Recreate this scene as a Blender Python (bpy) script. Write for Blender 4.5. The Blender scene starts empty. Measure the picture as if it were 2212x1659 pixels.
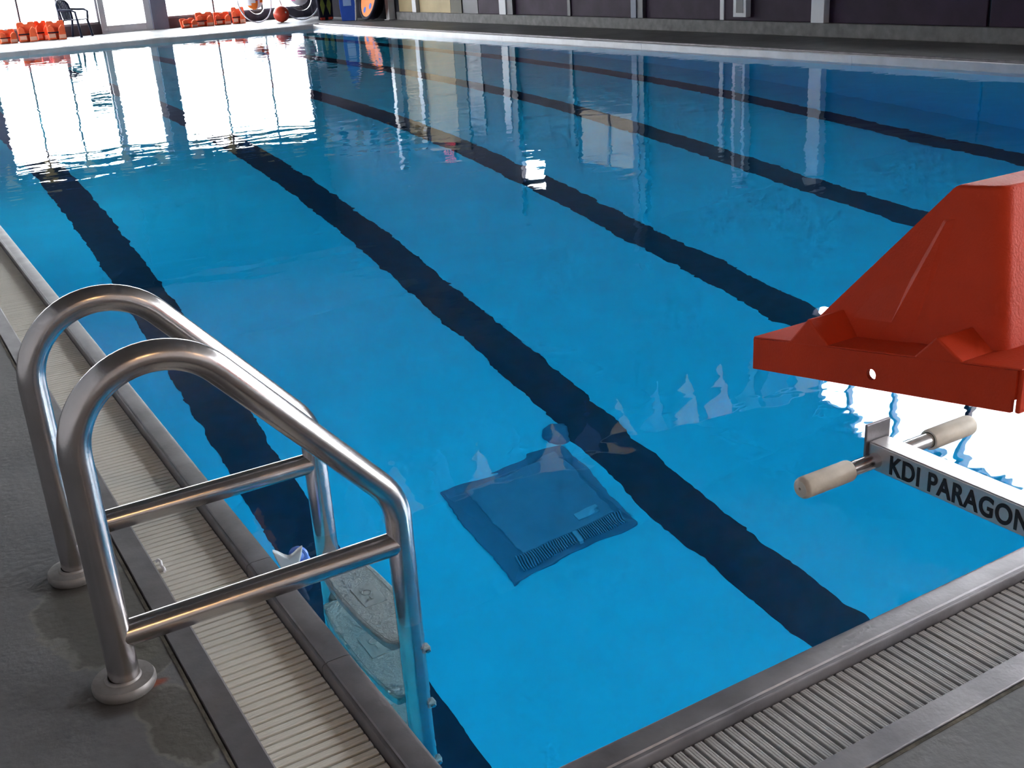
import bpy, bmesh, math, random
from mathutils import Vector, Matrix, Quaternion
random.seed(7)
SC = bpy.context.scene
COL = SC.collection
PI = math.pi

# ------------------------------------------------------------------ camera
cd = bpy.data.cameras.new('camera'); cam = bpy.data.objects.new('camera', cd); COL.objects.link(cam)
cd.sensor_fit = 'HORIZONTAL'; cd.sensor_width = 36.0; cd.lens = 2365.93 * 36.0 / 2212.0
cd.clip_start = .02; cd.clip_end = 400
RM = ((0.8552, -0.2358, 0.4616), (-0.5150, -0.2860, 0.8081), (-0.0585, -0.9288, -0.3660))
right = Vector([r[0] for r in RM]).normalized()
fwd = Vector([r[2] for r in RM]); fwd = (fwd - right * fwd.dot(right)).normalized()
up = right.cross(fwd)
m = Matrix((right, up, -fwd)).transposed().to_4x4(); m.translation = Vector((-.6354, -1.328, 1.3376))
cam.matrix_world = m
SC.camera = cam
# ------------------------------------------------------------------ world: bright overcast daylight
SKY = 11.0
wd = bpy.data.worlds.new('overcast'); SC.world = wd; wd.use_nodes = True
bg = wd.node_tree.nodes['Background']; bg.inputs[0].default_value = (.97, .97, 1.0, 1); bg.inputs[1].default_value = SKY
# ------------------------------------------------------------------ colour management
SC.view_settings.view_transform = 'Standard'; SC.view_settings.look = 'None'
SC.view_settings.exposure = 0.95; SC.view_settings.gamma = 1.0; SC.view_settings.use_curve_mapping = False
SC.cycles.use_denoising = True
SC.cycles.max_bounces = 9; SC.cycles.diffuse_bounces = 4; SC.cycles.glossy_bounces = 4
SC.cycles.transmission_bounces = 6; SC.cycles.transparent_max_bounces = 12; SC.cycles.use_adaptive_sampling = True; SC.cycles.adaptive_threshold = .15; SC.cycles.adaptive_min_samples = 14
SC.cycles.sample_clamp_indirect = 0.0

# dimensions (metres): pool corner at the origin, lanes run along +Y, pool coping at z = 0
W, L, ZW = 9.5, 25.0, -.09
XL, XR, YN, YF, ZC = -4.0, 11.25, -9.0, 29.5, 6.6
G1, G2, G3 = .068, .25, .313       # outward offsets: coping | grating | outer curb

# daylight openings: portals tell the renderer where the sky comes in
def portal(name, loc, rot, sx, sy):
    l = bpy.data.lights.new(name, 'AREA'); l.shape = 'RECTANGLE'; l.size = sx; l.size_y = sy; l.cycles.is_portal = True
    o = bpy.data.objects.new(name, l); COL.objects.link(o); o.location = loc; o.rotation_euler = rot; return o
portal('window_portal', (4.0, YF + .3, 1.6), (-PI / 2, 0, 0), 14.8, 2.9)
portal('window_portal', (XR + .3, 1.2, 4.6), (0, PI / 2, 0), 1.8, 18.2)

portal('window_portal', (XL - .35, 24.8, 1.45), (0, -PI / 2, 0), 2.5, 7.8)  # sky through the window row added in the left wall
portal('window_portal', (XR + .3, -5.0, 1.85), (0, PI / 2, 0), 3.4, 7.4)
# ------------------------------------------------------------------ materials
MATS = {}
def nodes(name):
    mt = bpy.data.materials.new(name); mt.use_nodes = True; nt = mt.node_tree
    return mt, nt, nt.nodes, nt.links, nt.nodes['Principled BSDF']
def mat(name, col, rough=.5, metal=0.0, var=0.0, scale=8.0, bump=0.0, bscale=60.0, spec=.5, coat=0.0, detail=4.0, col2=None):
    """principled surface with noise colour variation and fine bump in object space"""
    if name in MATS: return MATS[name]
    mt, nt, N, K, b = nodes(name)
    c = (*col, 1)
    b.inputs['Base Color'].default_value = c; b.inputs['Roughness'].default_value = rough
    b.inputs['Metallic'].default_value = metal; b.inputs['Specular IOR Level'].default_value = spec
    b.inputs['Coat Weight'].default_value = coat
    tc = N.new('ShaderNodeTexCoord')
    if var > 0 or col2:
        nz = N.new('ShaderNodeTexNoise'); nz.inputs['Scale'].default_value = scale; nz.inputs['Detail'].default_value = detail
        K.new(tc.outputs['Object'], nz.inputs['Vector'])
        mx = N.new('ShaderNodeMix'); mx.data_type = 'RGBA'
        d = col2 if col2 else tuple(x * (1 - var) for x in col)
        u = col if col2 else tuple(min(1, x * (1 + var)) for x in col)
        mx.inputs[6].default_value = (*d, 1); mx.inputs[7].default_value = (*u, 1)
        rp = N.new('ShaderNodeMapRange'); rp.inputs[1].default_value = .3; rp.inputs[2].default_value = .7
        K.new(nz.outputs['Fac'], rp.inputs[0]); K.new(rp.outputs[0], mx.inputs[0]); K.new(mx.outputs[2], b.inputs['Base Color'])
    if bump > 0:
        n2 = N.new('ShaderNodeTexNoise'); n2.inputs['Scale'].default_value = bscale; n2.inputs['Detail'].default_value = 3
        K.new(tc.outputs['Object'], n2.inputs['Vector'])
        bp = N.new('ShaderNodeBump'); bp.inputs['Strength'].default_value = 1; bp.inputs['Distance'].default_value = bump
        K.new(n2.outputs['Fac'], bp.inputs['Height']); K.new(bp.outputs[0], b.inputs['Normal'])
    MATS[name] = mt
    return mt

steel = mat('brushed_steel', (.56, .53, .53), .22, 1.0, .06, 14, .00006, 260)
steel_dull = mat('dull_steel', (.225, .212, .228), .40, .75, .22, 9, .0004, 90)
steel_lit = mat('lit_coping_steel', (.55, .53, .55), .35, .0, .10, 5, .0004, 60)  # coping steel in a lighter colour that stands in for light falling on it
steel_flange = mat('worn_flange', (.26, .24, .235), .5, .6, .18, 22, .0005, 120)
plastic_cream = mat('cream_grating', (.66, .635, .575), .55, 0, .12, 6, .0004, 90)
plastic_grey = mat('grey_grating', (.42, .41, .405), .55, 0, .22, 5, .0004, 90)
tread_mat = mat('moulded_tread', (.55, .56, .54), .6, 0, .06, 10, .0022, 190)
red_mat = mat('moulded_red_plastic', (.62, .050, .016), .50, 0, .10, 4, .0007, 230, .15)
orange_vest = mat('orange_vest_cloth', (.95, .14, .045), .75, 0, .18, 6, .002, 40)
vest_lining = mat('pale_vest_foam', (.85, .45, .33), .7, 0, .1, 6)
dark_void = mat('gutter_dark', (.02, .02, .022), .7, 0, .2, 9)
ceiling_m = mat('ceiling_paint', (.13, .105, .09), .8, 0, .06, 2)
wall_grey = mat('wall_lavender_grey', (.055, .052, .07), .75, 0, .12, 1.5)
wall_plain = mat('wall_plain', (.42, .41, .42), .8, 0, .08, 1.5)
purple = mat('dark_purple_panel', (.036, .018, .040), .6, 0, .30, 2.5, spec=.15)
tan = mat('tan_panel', (.46, .36, .20), .7, 0, .10, 2)
olive = mat('olive_panel', (.10, .095, .07), .7, 0, .1, 2)
white_paint = mat('white_paint', (.62, .62, .66), .5, 0, .06, 3)
dark_paint = mat('dark_grey_paint', (.06, .055, .07), .5, 0, .1, 3)
concrete_pale = mat('ledge_concrete', (.17, .165, .165), .75, 0, .28, 7, .003, 30)
frame_grey = mat('window_frame_paint', (.26, .25, .28), .5, 0, .08, 3)
column_blue = mat('blue_grey_column', (.17, .19, .27), .55, 0, .1, 3)
sill_dark = mat('dark_sill_wall', (.085, .07, .085), .6, 0, .15, 3)
rubber_black = mat('black_plastic', (.012, .013, .02), .4, 0, .2, 8)
navy_plastic = mat('navy_chair_plastic', (.012, .020, .05), .6, 0, .2, 8, spec=.2)
grip_mat = mat('cream_grip', (.62, .55, .46), .55, 0, .10, 25, .0005, 80)
letter_mat = mat('black_lettering', (.008, .008, .012), .5, 0, .2, 40)
snow = mat('pale_paving', (.75, .75, .76), .9, 0, .06, 1)
shrub_m = mat('grey_shrub', (.10, .105, .11), .9, 0, .3, 6)
drain_m = mat('drain_cover', (.15, .26, .36), .55, 0, .08, 6)
drain_dark = mat('drain_slots', (.10, .20, .30), .6, 0, .1, 6)
drain_light = mat('drain_plate', (.26, .42, .52), .6, 0, .1, 6)
line_m = mat('lane_line_tile', (.012, .017, .045), .6, 0, .25, 10)
basin_m = mat('pool_paint', (.06, .66, .79), .75, 0, .04, 2.0)
grout_m = mat('joint_filler', (.085, .073, .055), .9, 0, .6, 14, .004, 50)
rope_m = mat('flag_cord', (.55, .55, .55), .8, 0, .1, 9)
flag_y = mat('yellow_pennant', (.72, .50, .20), .7, 0, .1, 4)
flag_b = mat('blue_pennant', (.05, .12, .30), .7, 0, .1, 4)
flag_o = mat('orange_pennant', (.65, .28, .06), .7, 0, .1, 4)
flag_k = mat('black_pennant', (.02, .02, .03), .7, 0, .1, 4)
lamp_white = mat('lamp_shell', (.5, .5, .5), .5, .3, .1, 4)
fish_grey = mat('pale_fish_plastic', (.55, .62, .66), .35, 0, .08, 12)
fish_blue = mat('blue_fish_plastic', (.12, .26, .75), .3, 0, .12, 12)
string_m = mat('white_string', (.85, .84, .86), .6, 0, .05, 30)
ball_red = mat('red_ball', (.75, .07, .03), .35, 0, .2, 5)
c_orange = mat('orange_vinyl', (.95, .22, .03), .6, 0, .08, 4, spec=.2)
c_blue = mat('blue_vinyl', (.03, .10, .50), .6, 0, .1, 4, spec=.2)
c_pink = mat('pink_vinyl', (.80, .25, .45), .6, 0, .1, 4, spec=.2)
c_white = mat('white_vinyl', (.80, .80, .82), .6, 0, .05, 4, spec=.2)
c_green = mat('yellow_green_vinyl', (.35, .38, .06), .4, 0, .15, 4)
c_black = mat('black_vinyl', (.015, .015, .03), .7, 0, .15, 4, spec=.15)
sign_m = mat('dark_sign', (.02, .02, .03), .5, 0, .1, 4)
score_m = mat('dark_board', (.02, .025, .04), .5, 0, .1, 4)

def emit_mat(name, col, s):
    mt, nt, N, K, b = nodes(name); b.inputs['Base Color'].default_value = (*col, 1)
    b.inputs['Emission Color'].default_value = (*col, 1); b.inputs['Emission Strength'].default_value = s; return mt
lamp_glow = emit_mat('warm_lamp_glow', (1.0, .55, .20), 90)
led_red = emit_mat('red_digits', (1.0, .02, .06), .7)

def clear_mat(name, tint=(1, 1, 1), gloss=.06, fres=1.45, rough=.02):
    mt, nt, N, K, b = nodes(name); N.remove(b)
    out = [n for n in N if n.type == 'OUTPUT_MATERIAL'][0]
    tr = N.new('ShaderNodeBsdfTransparent'); tr.inputs[0].default_value = (*tint, 1)
    gl = N.new('ShaderNodeBsdfGlossy'); gl.inputs['Roughness'].default_value = rough
    f0 = ((fres - 1) / (fres + 1)) ** 2
    lw = N.new('ShaderNodeLayerWeight'); lw.inputs['Blend'].default_value = .5                       # Schlick reflectance, the same from both sides of the thin sheet
    pw = N.new('ShaderNodeMath'); pw.operation = 'POWER'; K.new(lw.outputs['Facing'], pw.inputs[0]); pw.inputs[1].default_value = 5.0
    fr = N.new('ShaderNodeMath'); fr.operation = 'MULTIPLY_ADD'; K.new(pw.outputs[0], fr.inputs[0]); fr.inputs[1].default_value = 1 - f0; fr.inputs[2].default_value = f0
    mx = N.new('ShaderNodeMixShader'); K.new(fr.outputs[0], mx.inputs[0]); K.new(tr.outputs[0], mx.inputs[1]); K.new(gl.outputs[0], mx.inputs[2])
    K.new(mx.outputs[0], out.inputs[0]); return mt
glass = clear_mat('window_glass', (.93, .95, .95))
vinyl_clear = clear_mat('clear_vinyl', (.86, .88, .94), fres=1.22, rough=.25)

def frosted(name, col):
    mt, nt, N, K, b = nodes(name); N.remove(b)
    out = [n for n in N if n.type == 'OUTPUT_MATERIAL'][0]
    t = N.new('ShaderNodeBsdfTranslucent'); t.inputs[0].default_value = (*col, 1); K.new(t.outputs[0], out.inputs[0]); return mt
frost = frosted('frosted_pane', (.16, .153, .138))

def water_mat():
    mt, nt, N, K, b = nodes('pool_water')
    b.inputs['Base Color'].default_value = (1, 1, 1, 1); b.inputs['Roughness'].default_value = 0.0
    b.inputs['IOR'].default_value = 1.333; b.inputs['Transmission Weight'].default_value = 1.0
    out = [n for n in N if n.type == 'OUTPUT_MATERIAL'][0]
    va = N.new('ShaderNodeVolumeAbsorption'); va.inputs[0].default_value = (.0, .79, .965, 1); va.inputs[1].default_value = .30
    K.new(va.outputs[0], out.inputs['Volume'])
    geo = N.new('ShaderNodeNewGeometry')
    def noise(scale, detail, sx, sy, dist=0.0, rot=0.0):
        mp = N.new('ShaderNodeMapping'); mp.inputs['Scale'].default_value = (sx, sy, 1); mp.inputs['Rotation'].default_value = (0, 0, rot)
        K.new(geo.outputs['Position'], mp.inputs[0])
        n = N.new('ShaderNodeTexNoise'); n.inputs['Scale'].default_value = scale; n.inputs['Detail'].default_value = detail
        n.inputs['Distortion'].default_value = dist
        K.new(mp.outputs[0], n.inputs['Vector']); return n
    def bump(n, d, prev=None):
        bp = N.new('ShaderNodeBump'); bp.inputs['Strength'].default_value = 1.0; bp.inputs['Distance'].default_value = d
        K.new(n.outputs['Fac'], bp.inputs['Height'])
        if prev: K.new(prev.outputs[0], bp.inputs['Normal'])
        return bp
    b1 = bump(noise(1.0, 0, .9, 1.15, 0, .5), .0020)
    b2 = bump(noise(2.6, 1.0, 1.0, 1.3, .4, -.4), .0032, b1)
    b3 = bump(noise(9.0, 1.0, .7, 1.4, .5, -.5), .00045, b2)
    K.new(b3.outputs[0], b.inputs['Normal'])
    return mt
water_m = water_mat()

def deck_mat():
    """grey sealed concrete, blotchy, with tide-marked stains and rust round the ladder feet"""
    mt, nt, N, K, b = nodes('deck_concrete')
    geo = N.new('ShaderNodeNewGeometry')
    def nz(scale, detail=4, dist=0):
        n = N.new('ShaderNodeTexNoise'); n.inputs['Scale'].default_value = scale; n.inputs['Detail'].default_value = detail; n.inputs['Distortion'].default_value = dist
        K.new(geo.outputs['Position'], n.inputs['Vector']); return n
    def math_(op, a, c=None):
        n = N.new('ShaderNodeMath'); n.operation = op
        for i, v in enumerate((a, c)):
            if v is None: continue
            if isinstance(v, (int, float)): n.inputs[i].default_value = v
            else: K.new(v, n.inputs[i])
        return n.outputs[0]
    def mix(f, a, c):
        n = N.new('ShaderNodeMix'); n.data_type = 'RGBA'
        if isinstance(f, (int, float)): n.inputs[0].default_value = f
        else: K.new(f, n.inputs[0])
        for i, v in ((6, a), (7, c)):
            if isinstance(v, tuple): n.inputs[i].default_value = (*v, 1)
            else: K.new(v, n.inputs[i])
        return n.outputs[2]
    def ramp(v, lo, hi):
        n = N.new('ShaderNodeMapRange'); n.interpolation_type = 'SMOOTHSTEP'; n.inputs[1].default_value = lo; n.inputs[2].default_value = hi; K.new(v, n.inputs[0]); return n.outputs[0]
    base = mix(ramp(nz(3.5).outputs['Fac'], .3, .7), (.098, .098, .104), (.150, .148, .155))
    base = mix(ramp(nz(40, 3).outputs['Fac'], .35, .75), base, (.125, .124, .127))
    wob = math_('MULTIPLY', math_('SUBTRACT', nz(9, 3, .5).outputs['Fac'], .5), .16)
    def spot(x, y, r, soft, sx=1, sy=1, w=1.0):
        v = N.new('ShaderNodeVectorMath'); v.operation = 'SUBTRACT'; K.new(geo.outputs['Position'], v.inputs[0]); v.inputs[1].default_value = (x, y, 0)
        s = N.new('ShaderNodeVectorMath'); s.operation = 'MULTIPLY'; K.new(v.outputs[0], s.inputs[0]); s.inputs[1].default_value = (1 / sx, 1 / sy, 1)
        l = N.new('ShaderNodeVectorMath'); l.operation = 'LENGTH'; K.new(s.outputs[0], l.inputs[0])
        d = math_('ADD', l.outputs['Value'], math_('MULTIPLY', wob, w))
        return ramp(d, r + soft, r - soft), ramp(math_('ABSOLUTE', math_('SUBTRACT', d, r)), .014, .002)
    for (x, y, r, sx, sy) in ((-.40, 1.00, .17, .8, 1.25), (-.36, .52, .10, .6, 1.3), (-.36, .80, .09, .6, 1.2)):
        inner, rim = spot(x, y, r, .012, sx, sy)
        base = mix(math_('MULTIPLY', inner, .62), base, (.070, .062, .044))
        base = mix(math_('MULTIPLY', rim, .6), base, (.19, .185, .165))
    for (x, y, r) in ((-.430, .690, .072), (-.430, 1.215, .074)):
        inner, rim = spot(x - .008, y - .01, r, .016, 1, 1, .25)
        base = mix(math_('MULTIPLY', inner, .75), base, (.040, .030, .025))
    inner, rim = spot(-.365, .672, .014, .008, 1.4, .8, .2)
    base = mix(math_('MULTIPLY', inner, .9), base, (.26, .05, .012))
    K.new(base, b.inputs['Base Color'])
    rr = math_('ADD', math_('MULTIPLY', nz(1.2, 3).outputs['Fac'], .30), .40)
    K.new(rr, b.inputs['Roughness'])
    bp = N.new('ShaderNodeBump'); bp.inputs['Distance'].default_value = .0012; K.new(nz(55, 4).outputs['Fac'], bp.inputs['Height']); K.new(bp.outputs[0], b.inputs['Normal'])
    return mt
deck_m = deck_mat()

# ------------------------------------------------------------------ mesh helpers
class MB:
    def __init__(s): s.v = []; s.f = []; s.mi = []; s.cur = 0
    def add(s, vs, fs):
        o = len(s.v); s.v += [tuple(p) for p in vs]
        for f in fs: s.f.append(tuple(i + o for i in f)); s.mi.append(s.cur)
        return s
    def box(s, a, b):
        (x0, y0, z0), (x1, y1, z1) = a, b
        return s.add([(x0, y0, z0), (x1, y0, z0), (x1, y1, z0), (x0, y1, z0), (x0, y0, z1), (x1, y0, z1), (x1, y1, z1), (x0, y1, z1)],
                     [(0, 3, 2, 1), (4, 5, 6, 7), (0, 1, 5, 4), (1, 2, 6, 5), (2, 3, 7, 6), (3, 0, 4, 7)])
    def prism(s, poly, ax, a, b, closed=True):
        """extrude a 2D polygon (in the plane across axis ax) from a to b"""
        def P(u, v, w): return {'x': (w, u, v), 'y': (u, w, v), 'z': (u, v, w)}[ax]
        n = len(poly); vs = [P(u, v, a) for u, v in poly] + [P(u, v, b) for u, v in poly]
        fs = [(i, (i + 1) % n, n + (i + 1) % n, n + i) for i in range(n if closed else n - 1)]
        if closed: fs += [tuple(range(n - 1, -1, -1)), tuple(range(n, 2 * n))]
        return s.add(vs, fs)
    def tube(s, pts, r, n=12, cap=True, taper=None):
        pts = [Vector(p) for p in pts]; k = len(pts); vs = []; prev = None
        t0 = (pts[1] - pts[0]).normalized()
        nrm = t0.orthogonal().normalized()
        for i in range(k):
            t = (pts[min(i + 1, k - 1)] - pts[max(i - 1, 0)]).normalized()
            if prev is not None:
                q = prev.rotation_difference(t); nrm = (q @ nrm); nrm = (nrm - t * nrm.dot(t)).normalized()
            prev = t; bn = t.cross(nrm); rr = r if taper is None else r * taper[i]
            for j in range(n):
                a = 2 * PI * j / n; vs.append(pts[i] + (nrm * math.cos(a) + bn * math.sin(a)) * rr)
        fs = [(i * n + j, i * n + (j + 1) % n, (i + 1) * n + (j + 1) % n, (i + 1) * n + j) for i in range(k - 1) for j in range(n)]
        if cap: fs += [tuple(range(n - 1, -1, -1)), tuple((k - 1) * n + j for j in range(n))]
        return s.add(vs, fs)
    def lathe(s, prof, c, n=24, axis=(0, 0, 1)):
        ax = Vector(axis).normalized(); u = ax.orthogonal().normalized(); w = ax.cross(u); c = Vector(c); k = len(prof); vs = []
        for r, h in prof:
            for j in range(n):
                a = 2 * PI * j / n; vs.append(c + ax * h + (u * math.cos(a) + w * math.sin(a)) * max(r, 1e-5))
        fs = [(i * n + j, i * n + (j + 1) % n, (i + 1) * n + (j + 1) % n, (i + 1) * n + j) for i in range(k - 1) for j in range(n)]
        return s.add(vs, fs)
    def torus(s, c, R, r, axis=(0, 0, 1), n=40, k=12, a0=0, a1=2 * PI):
        ax = Vector(axis).normalized(); u = ax.orthogonal().normalized(); w = ax.cross(u)
        full = abs(a1 - a0 - 2 * PI) < 1e-6; N_ = n if full else n + 1; vs = []
        for i in range(N_):
            a = a0 + (a1 - a0) * i / n; d = u * math.cos(a) + w * math.sin(a)
            for j in range(k):
                b_ = 2 * PI * j / k; vs.append(Vector(c) + d * (R + r * math.cos(b_)) + ax * (r * math.sin(b_)))
        fs = [(i * k + j, ((i + 1) % N_) * k + j, ((i + 1) % N_) * k + (j + 1) % k, i * k + (j + 1) % k) for i in range(n) for j in range(k)]
        return s.add(vs, fs)
    def sphere(s, c, r, n=20, k=12, sc=(1, 1, 1)):
        vs = []; c = Vector(c)
        for i in range(k + 1):
            t = PI * i / k
            for j in range(n):
                a = 2 * PI * j / n; vs.append(c + Vector((math.sin(t) * math.cos(a) * sc[0], math.sin(t) * math.sin(a) * sc[1], math.cos(t) * sc[2])) * r)
        return s.add(vs, [(i * n + j, (i + 1) * n + j, (i + 1) * n + (j + 1) % n, i * n + (j + 1) % n) for i in range(k) for j in range(n)])
    def xf(s, M, i0=0):
        for i in range(i0, len(s.v)): s.v[i] = tuple(M @ Vector(s.v[i]))
        return s
    def mesh(s, name, mats, smooth=False):
        me = bpy.data.meshes.new(name); me.from_pydata(s.v, [], s.f)
        for m_ in (mats if isinstance(mats, (list, tuple)) else [mats]): me.materials.append(m_)
        bm = bmesh.new(); bm.from_mesh(me); bmesh.ops.remove_doubles(bm, verts=bm.verts, dist=1e-6) if smooth else None
        bmesh.ops.recalc_face_normals(bm, faces=bm.faces)
        if smooth:
            for f in bm.faces: f.smooth = True
            for e in bm.edges:
                if len(e.link_faces) == 2 and e.calc_face_angle(0) > math.radians(38): e.smooth = False
        bm.to_mesh(me); bm.free()
        if not smooth and len(s.mi) == len(me.polygons): me.polygons.foreach_set('material_index', s.mi)
        return me
    def build(s, name, mats, parent=None, smooth=False, bevel=0, seg=2):
        o = bpy.data.objects.new(name, s.mesh(name, mats, smooth)); COL.objects.link(o)
        if parent:
            o.parent = parent
            if parent.type == 'EMPTY' and not parent.get('local'):
                o.matrix_parent_inverse = Matrix.LocRotScale(parent.location, parent.rotation_euler, None).inverted()
        if bevel:
            b = o.modifiers.new('bevel', 'BEVEL'); b.width = bevel; b.segments = seg; b.limit_method = 'ANGLE'; b.angle_limit = math.radians(35)
        return o
def tag(o, label, cat=None, group=None):
    o['label'] = label
    if cat: o['category'] = cat
    if group: o['group'] = group
    return o
def thing(name, loc, label, cat, group=None, local=False, rz=0):
    o = bpy.data.objects.new(name, None); COL.objects.link(o); o.location = loc; o.rotation_euler = (0, 0, rz); o.empty_display_size = .1
    if local: o['local'] = 1
    return tag(o, label, cat, group)
def structure(o, label=None):
    o['kind'] = 'structure'
    if label: o['label'] = label
    return o
def sgroup(name, loc=(0, 0, 0), label=None):
    o = bpy.data.objects.new(name, None); COL.objects.link(o); o.location = loc; o['kind'] = 'structure'
    if label: o['label'] = label
    return o
def link_copy(src, parent, loc, rz=0, mi=None):
    c = src.copy(); COL.objects.link(c); c.parent = parent; c.location = loc; c.rotation_euler = (0, 0, rz)
    c.matrix_parent_inverse = Matrix()
    return c
def poly_fillet(pts, rad, n=10):
    """polyline with filleted inner corners"""
    pts = [Vector(p) for p in pts]; out = [pts[0]]
    for i in range(1, len(pts) - 1):
        a = (pts[i - 1] - pts[i]).normalized(); b = (pts[i + 1] - pts[i]).normalized(); th = a.angle(b); r = rad[i - 1]
        t = r / math.tan(th / 2); c = pts[i] + (a + b).normalized() * (r / math.sin(th / 2))
        p0 = pts[i] + a * t; p1 = pts[i] + b * t; d0 = p0 - c; d1 = p1 - c; ang = d0.angle(d1); axx = d0.cross(d1).normalized()
        for k in range(n + 1): out.append(c + Quaternion(axx, ang * k / n) @ d0)
    out.append(pts[-1]); return out

# ------------------------------------------------------------------ the pool hall
fl = MB()
fl.box((XL, YN, -.30), (-G3, YF, 0)); fl.box((W + G3, YN, -.30), (XR + .4, YF, 0))
fl.box((-G3, YN, -.30), (W + G3, -G3, 0)); fl.box((-G3, L + G3, -.30), (W + G3, YF, 0))
floor = structure(fl.build('floor', deck_m), 'grey stained concrete pool deck')
gj = MB()
for a, b in (((-G3 - .007, -G3 - .007, -.05), (-G3, YF - 4, .0012)), ((-G3, -G3 - .007, -.05), (W + G3, -G3, .0012))): gj.box(a, b)
gj.build('joint_filler', grout_m, floor)

# basin with the deep end at the near wall
PROF = ((0, 3.05), (3, 3.25), (6, 3.02), (8, 2.58), (10, 2.05), (12, 1.63), (15, 1.24), (20, 1.05), (25, 1.02))
def zfloor(y):
    for (a, da), (b, db) in zip(PROF, PROF[1:]):
        if y <= b: return ZW - (da + (db - da) * (y - a) / (b - a))
    return ZW - PROF[-1][1]
YS = [0, 1, 2, 3, 4, 5, 6, 7, 8, 9, 10, 11, 12, 13.5, 15, 17.5, 20, 22.5, 25]
def strip(mb, x0, x1, ys, dz=0):
    vs = []
    for y in ys: vs += [(x0, y, zfloor(y) + dz), (x1, y, zfloor(y) + dz)]
    mb.add(vs, [(2 * i, 2 * i + 1, 2 * i + 3, 2 * i + 2) for i in range(len(ys) - 1)])
bs = MB(); strip(bs, 0, W, YS)
for x in (0, W):
    vs = []
    for y in YS: vs += [(x, y, zfloor(y)), (x, y, -.331)]
    bs.add(vs, [(2 * i, 2 * i + 1, 2 * i + 3, 2 * i + 2) for i in range(len(YS) - 1)])
for y in (0, L): bs.add([(0, y, zfloor(y)), (W, y, zfloor(y)), (W, y, -.331), (0, y, -.331)], [(0, 1, 2, 3)])
basin = structure(bs.build('pool_basin', basin_m), 'light blue painted pool basin')
for i in range(5):
    lm = MB(); cx = W * (.1 + .2 * i); ys = [.35] + YS[1:-1] + [24.0]
    vs = []
    for y in ys: vs += [(cx - .16, y, zfloor(y) - .01), (cx + .16, y, zfloor(y) - .01), (cx + .16, y, zfloor(y) + .004), (cx - .16, y, zfloor(y) + .004)]
    fs = []
    for k in range(len(ys) - 1):
        for j in range(4): fs.append((4 * k + j, 4 * k + (j + 1) % 4, 4 * k + 4 + (j + 1) % 4, 4 * k + 4 + j))
    fs += [(0, 1, 2, 3), tuple(4 * (len(ys) - 1) + j for j in (3, 2, 1, 0))]
    lm.add(vs, fs); lm.build('lane_line', line_m, basin)
# water body: closed mesh whose sides and bottom lie just behind the basin skin, so only its top is seen
wt = MB(); e = -.015
wt.add([(e, e, ZW), (W - e, e, ZW), (W - e, L - e, ZW), (e, L - e, ZW)], [(0, 1, 2, 3)])
vs = []
for y in YS:
    yy = e if y == 0 else (L - e if y == L else y); vs += [(e, yy, zfloor(y) - .05), (W - e, yy, zfloor(y) - .05)]
o0 = len(wt.v); n_ = len(YS)
wt.add(vs, [(2 * i, 2 * i + 2, 2 * i + 3, 2 * i + 1) for i in range(n_ - 1)])
wt.f.append((0, 3) + tuple(o0 + 2 * i for i in range(n_ - 1, -1, -1))); wt.mi.append(0)
wt.f.append((1, 2) + tuple(o0 + 2 * i + 1 for i in range(n_ - 1, -1, -1))); wt.mi.append(0)
wt.f.append((0, 1, o0 + 1, o0)); wt.mi.append(0); wt.f.append((3, 2, o0 + 2 * n_ - 1, o0 + 2 * n_ - 2)); wt.mi.append(0)
water = wt.build('water', water_m); water['kind'] = 'stuff'; tag(water, 'clear blue rippled water filling the swimming pool', 'water')

# coping, gutter trough, outer curb; profiles in (outward offset, z)
COP = ((0, -.33), (0, -.012), (.003, -.003), (.011, 0), (.053, 0), (.056, -.003), (.059, -.0025), (.063, -.004), (.0655, -.009), (.066, -.034), (.081, -.036), (.081, -.14), (.060, -.14), (.06, -.33))
CURB = ((G2, -.14), (G2, -.005), (G2 + .005, .001), (G3 - .006, .002), (G3, -.006), (G3, -.14))
TR = ((.066, -.14), (G2, -.14), (G2, -.16), (.066, -.16))
def rail_prism(mb, prof, side, a, b):
    """side: l/r edges run along y, n/f edges run along x"""
    if side == 'l': mb.prism([(-s, z) for s, z in prof], 'y', a, b)
    if side == 'r': mb.prism([(W + s, z) for s, z in prof], 'y', a, b)
    if side == 'n': mb.prism([(-s, z) for s, z in prof], 'x', a, b)
    if side == 'f': mb.prism([(L + s, z) for s, z in prof], 'x', a, b)
EDGE = {}
for side, nm, cuts in (('l', 'left', (0, .53, 1.02, 2.62, 5.7, 8.8, 12, 15, 18, 21.5, L)), ('n', 'near', (-.07, 2.3, 5.4, W + .07)),
                       ('r', 'right', (-.0, 4, 8, 12, 16, 20, L)), ('f', 'far', (-.07, 3, 6, W + .07))):
    g = sgroup('trim_' + {'l': '1', 'n': '2', 'r': '3', 'f': '4'}[side], (0, 0, 0), {'l': 'dull steel overflow edge along the left side of the pool', 'n': 'dull steel overflow edge along the near end of the pool',
               'r': 'steel overflow edge along the far right side of the pool, coloured lighter to stand in for light on it', 'f': 'steel overflow edge along the window end of the pool'}[side])
    EDGE[side] = g
    for a, b in zip(cuts, cuts[1:]):
        mb = MB(); rail_prism(mb, COP, side, a + .0012, b - .0012); mb.build('coping_rail', steel_dull if side in 'ln' else steel_lit, g, smooth=True)
    lo, hi = (-G3, L + G3) if side in 'lr' else (-G3, W + G3)
    mb = MB(); rail_prism(mb, CURB, side, lo, hi); mb.build('outer_curb', steel_dull, g, smooth=True)
    mb = MB(); rail_prism(mb, TR, side, lo + .06, hi - .06); mb.build('gutter_trough', dark_void, g)

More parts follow.
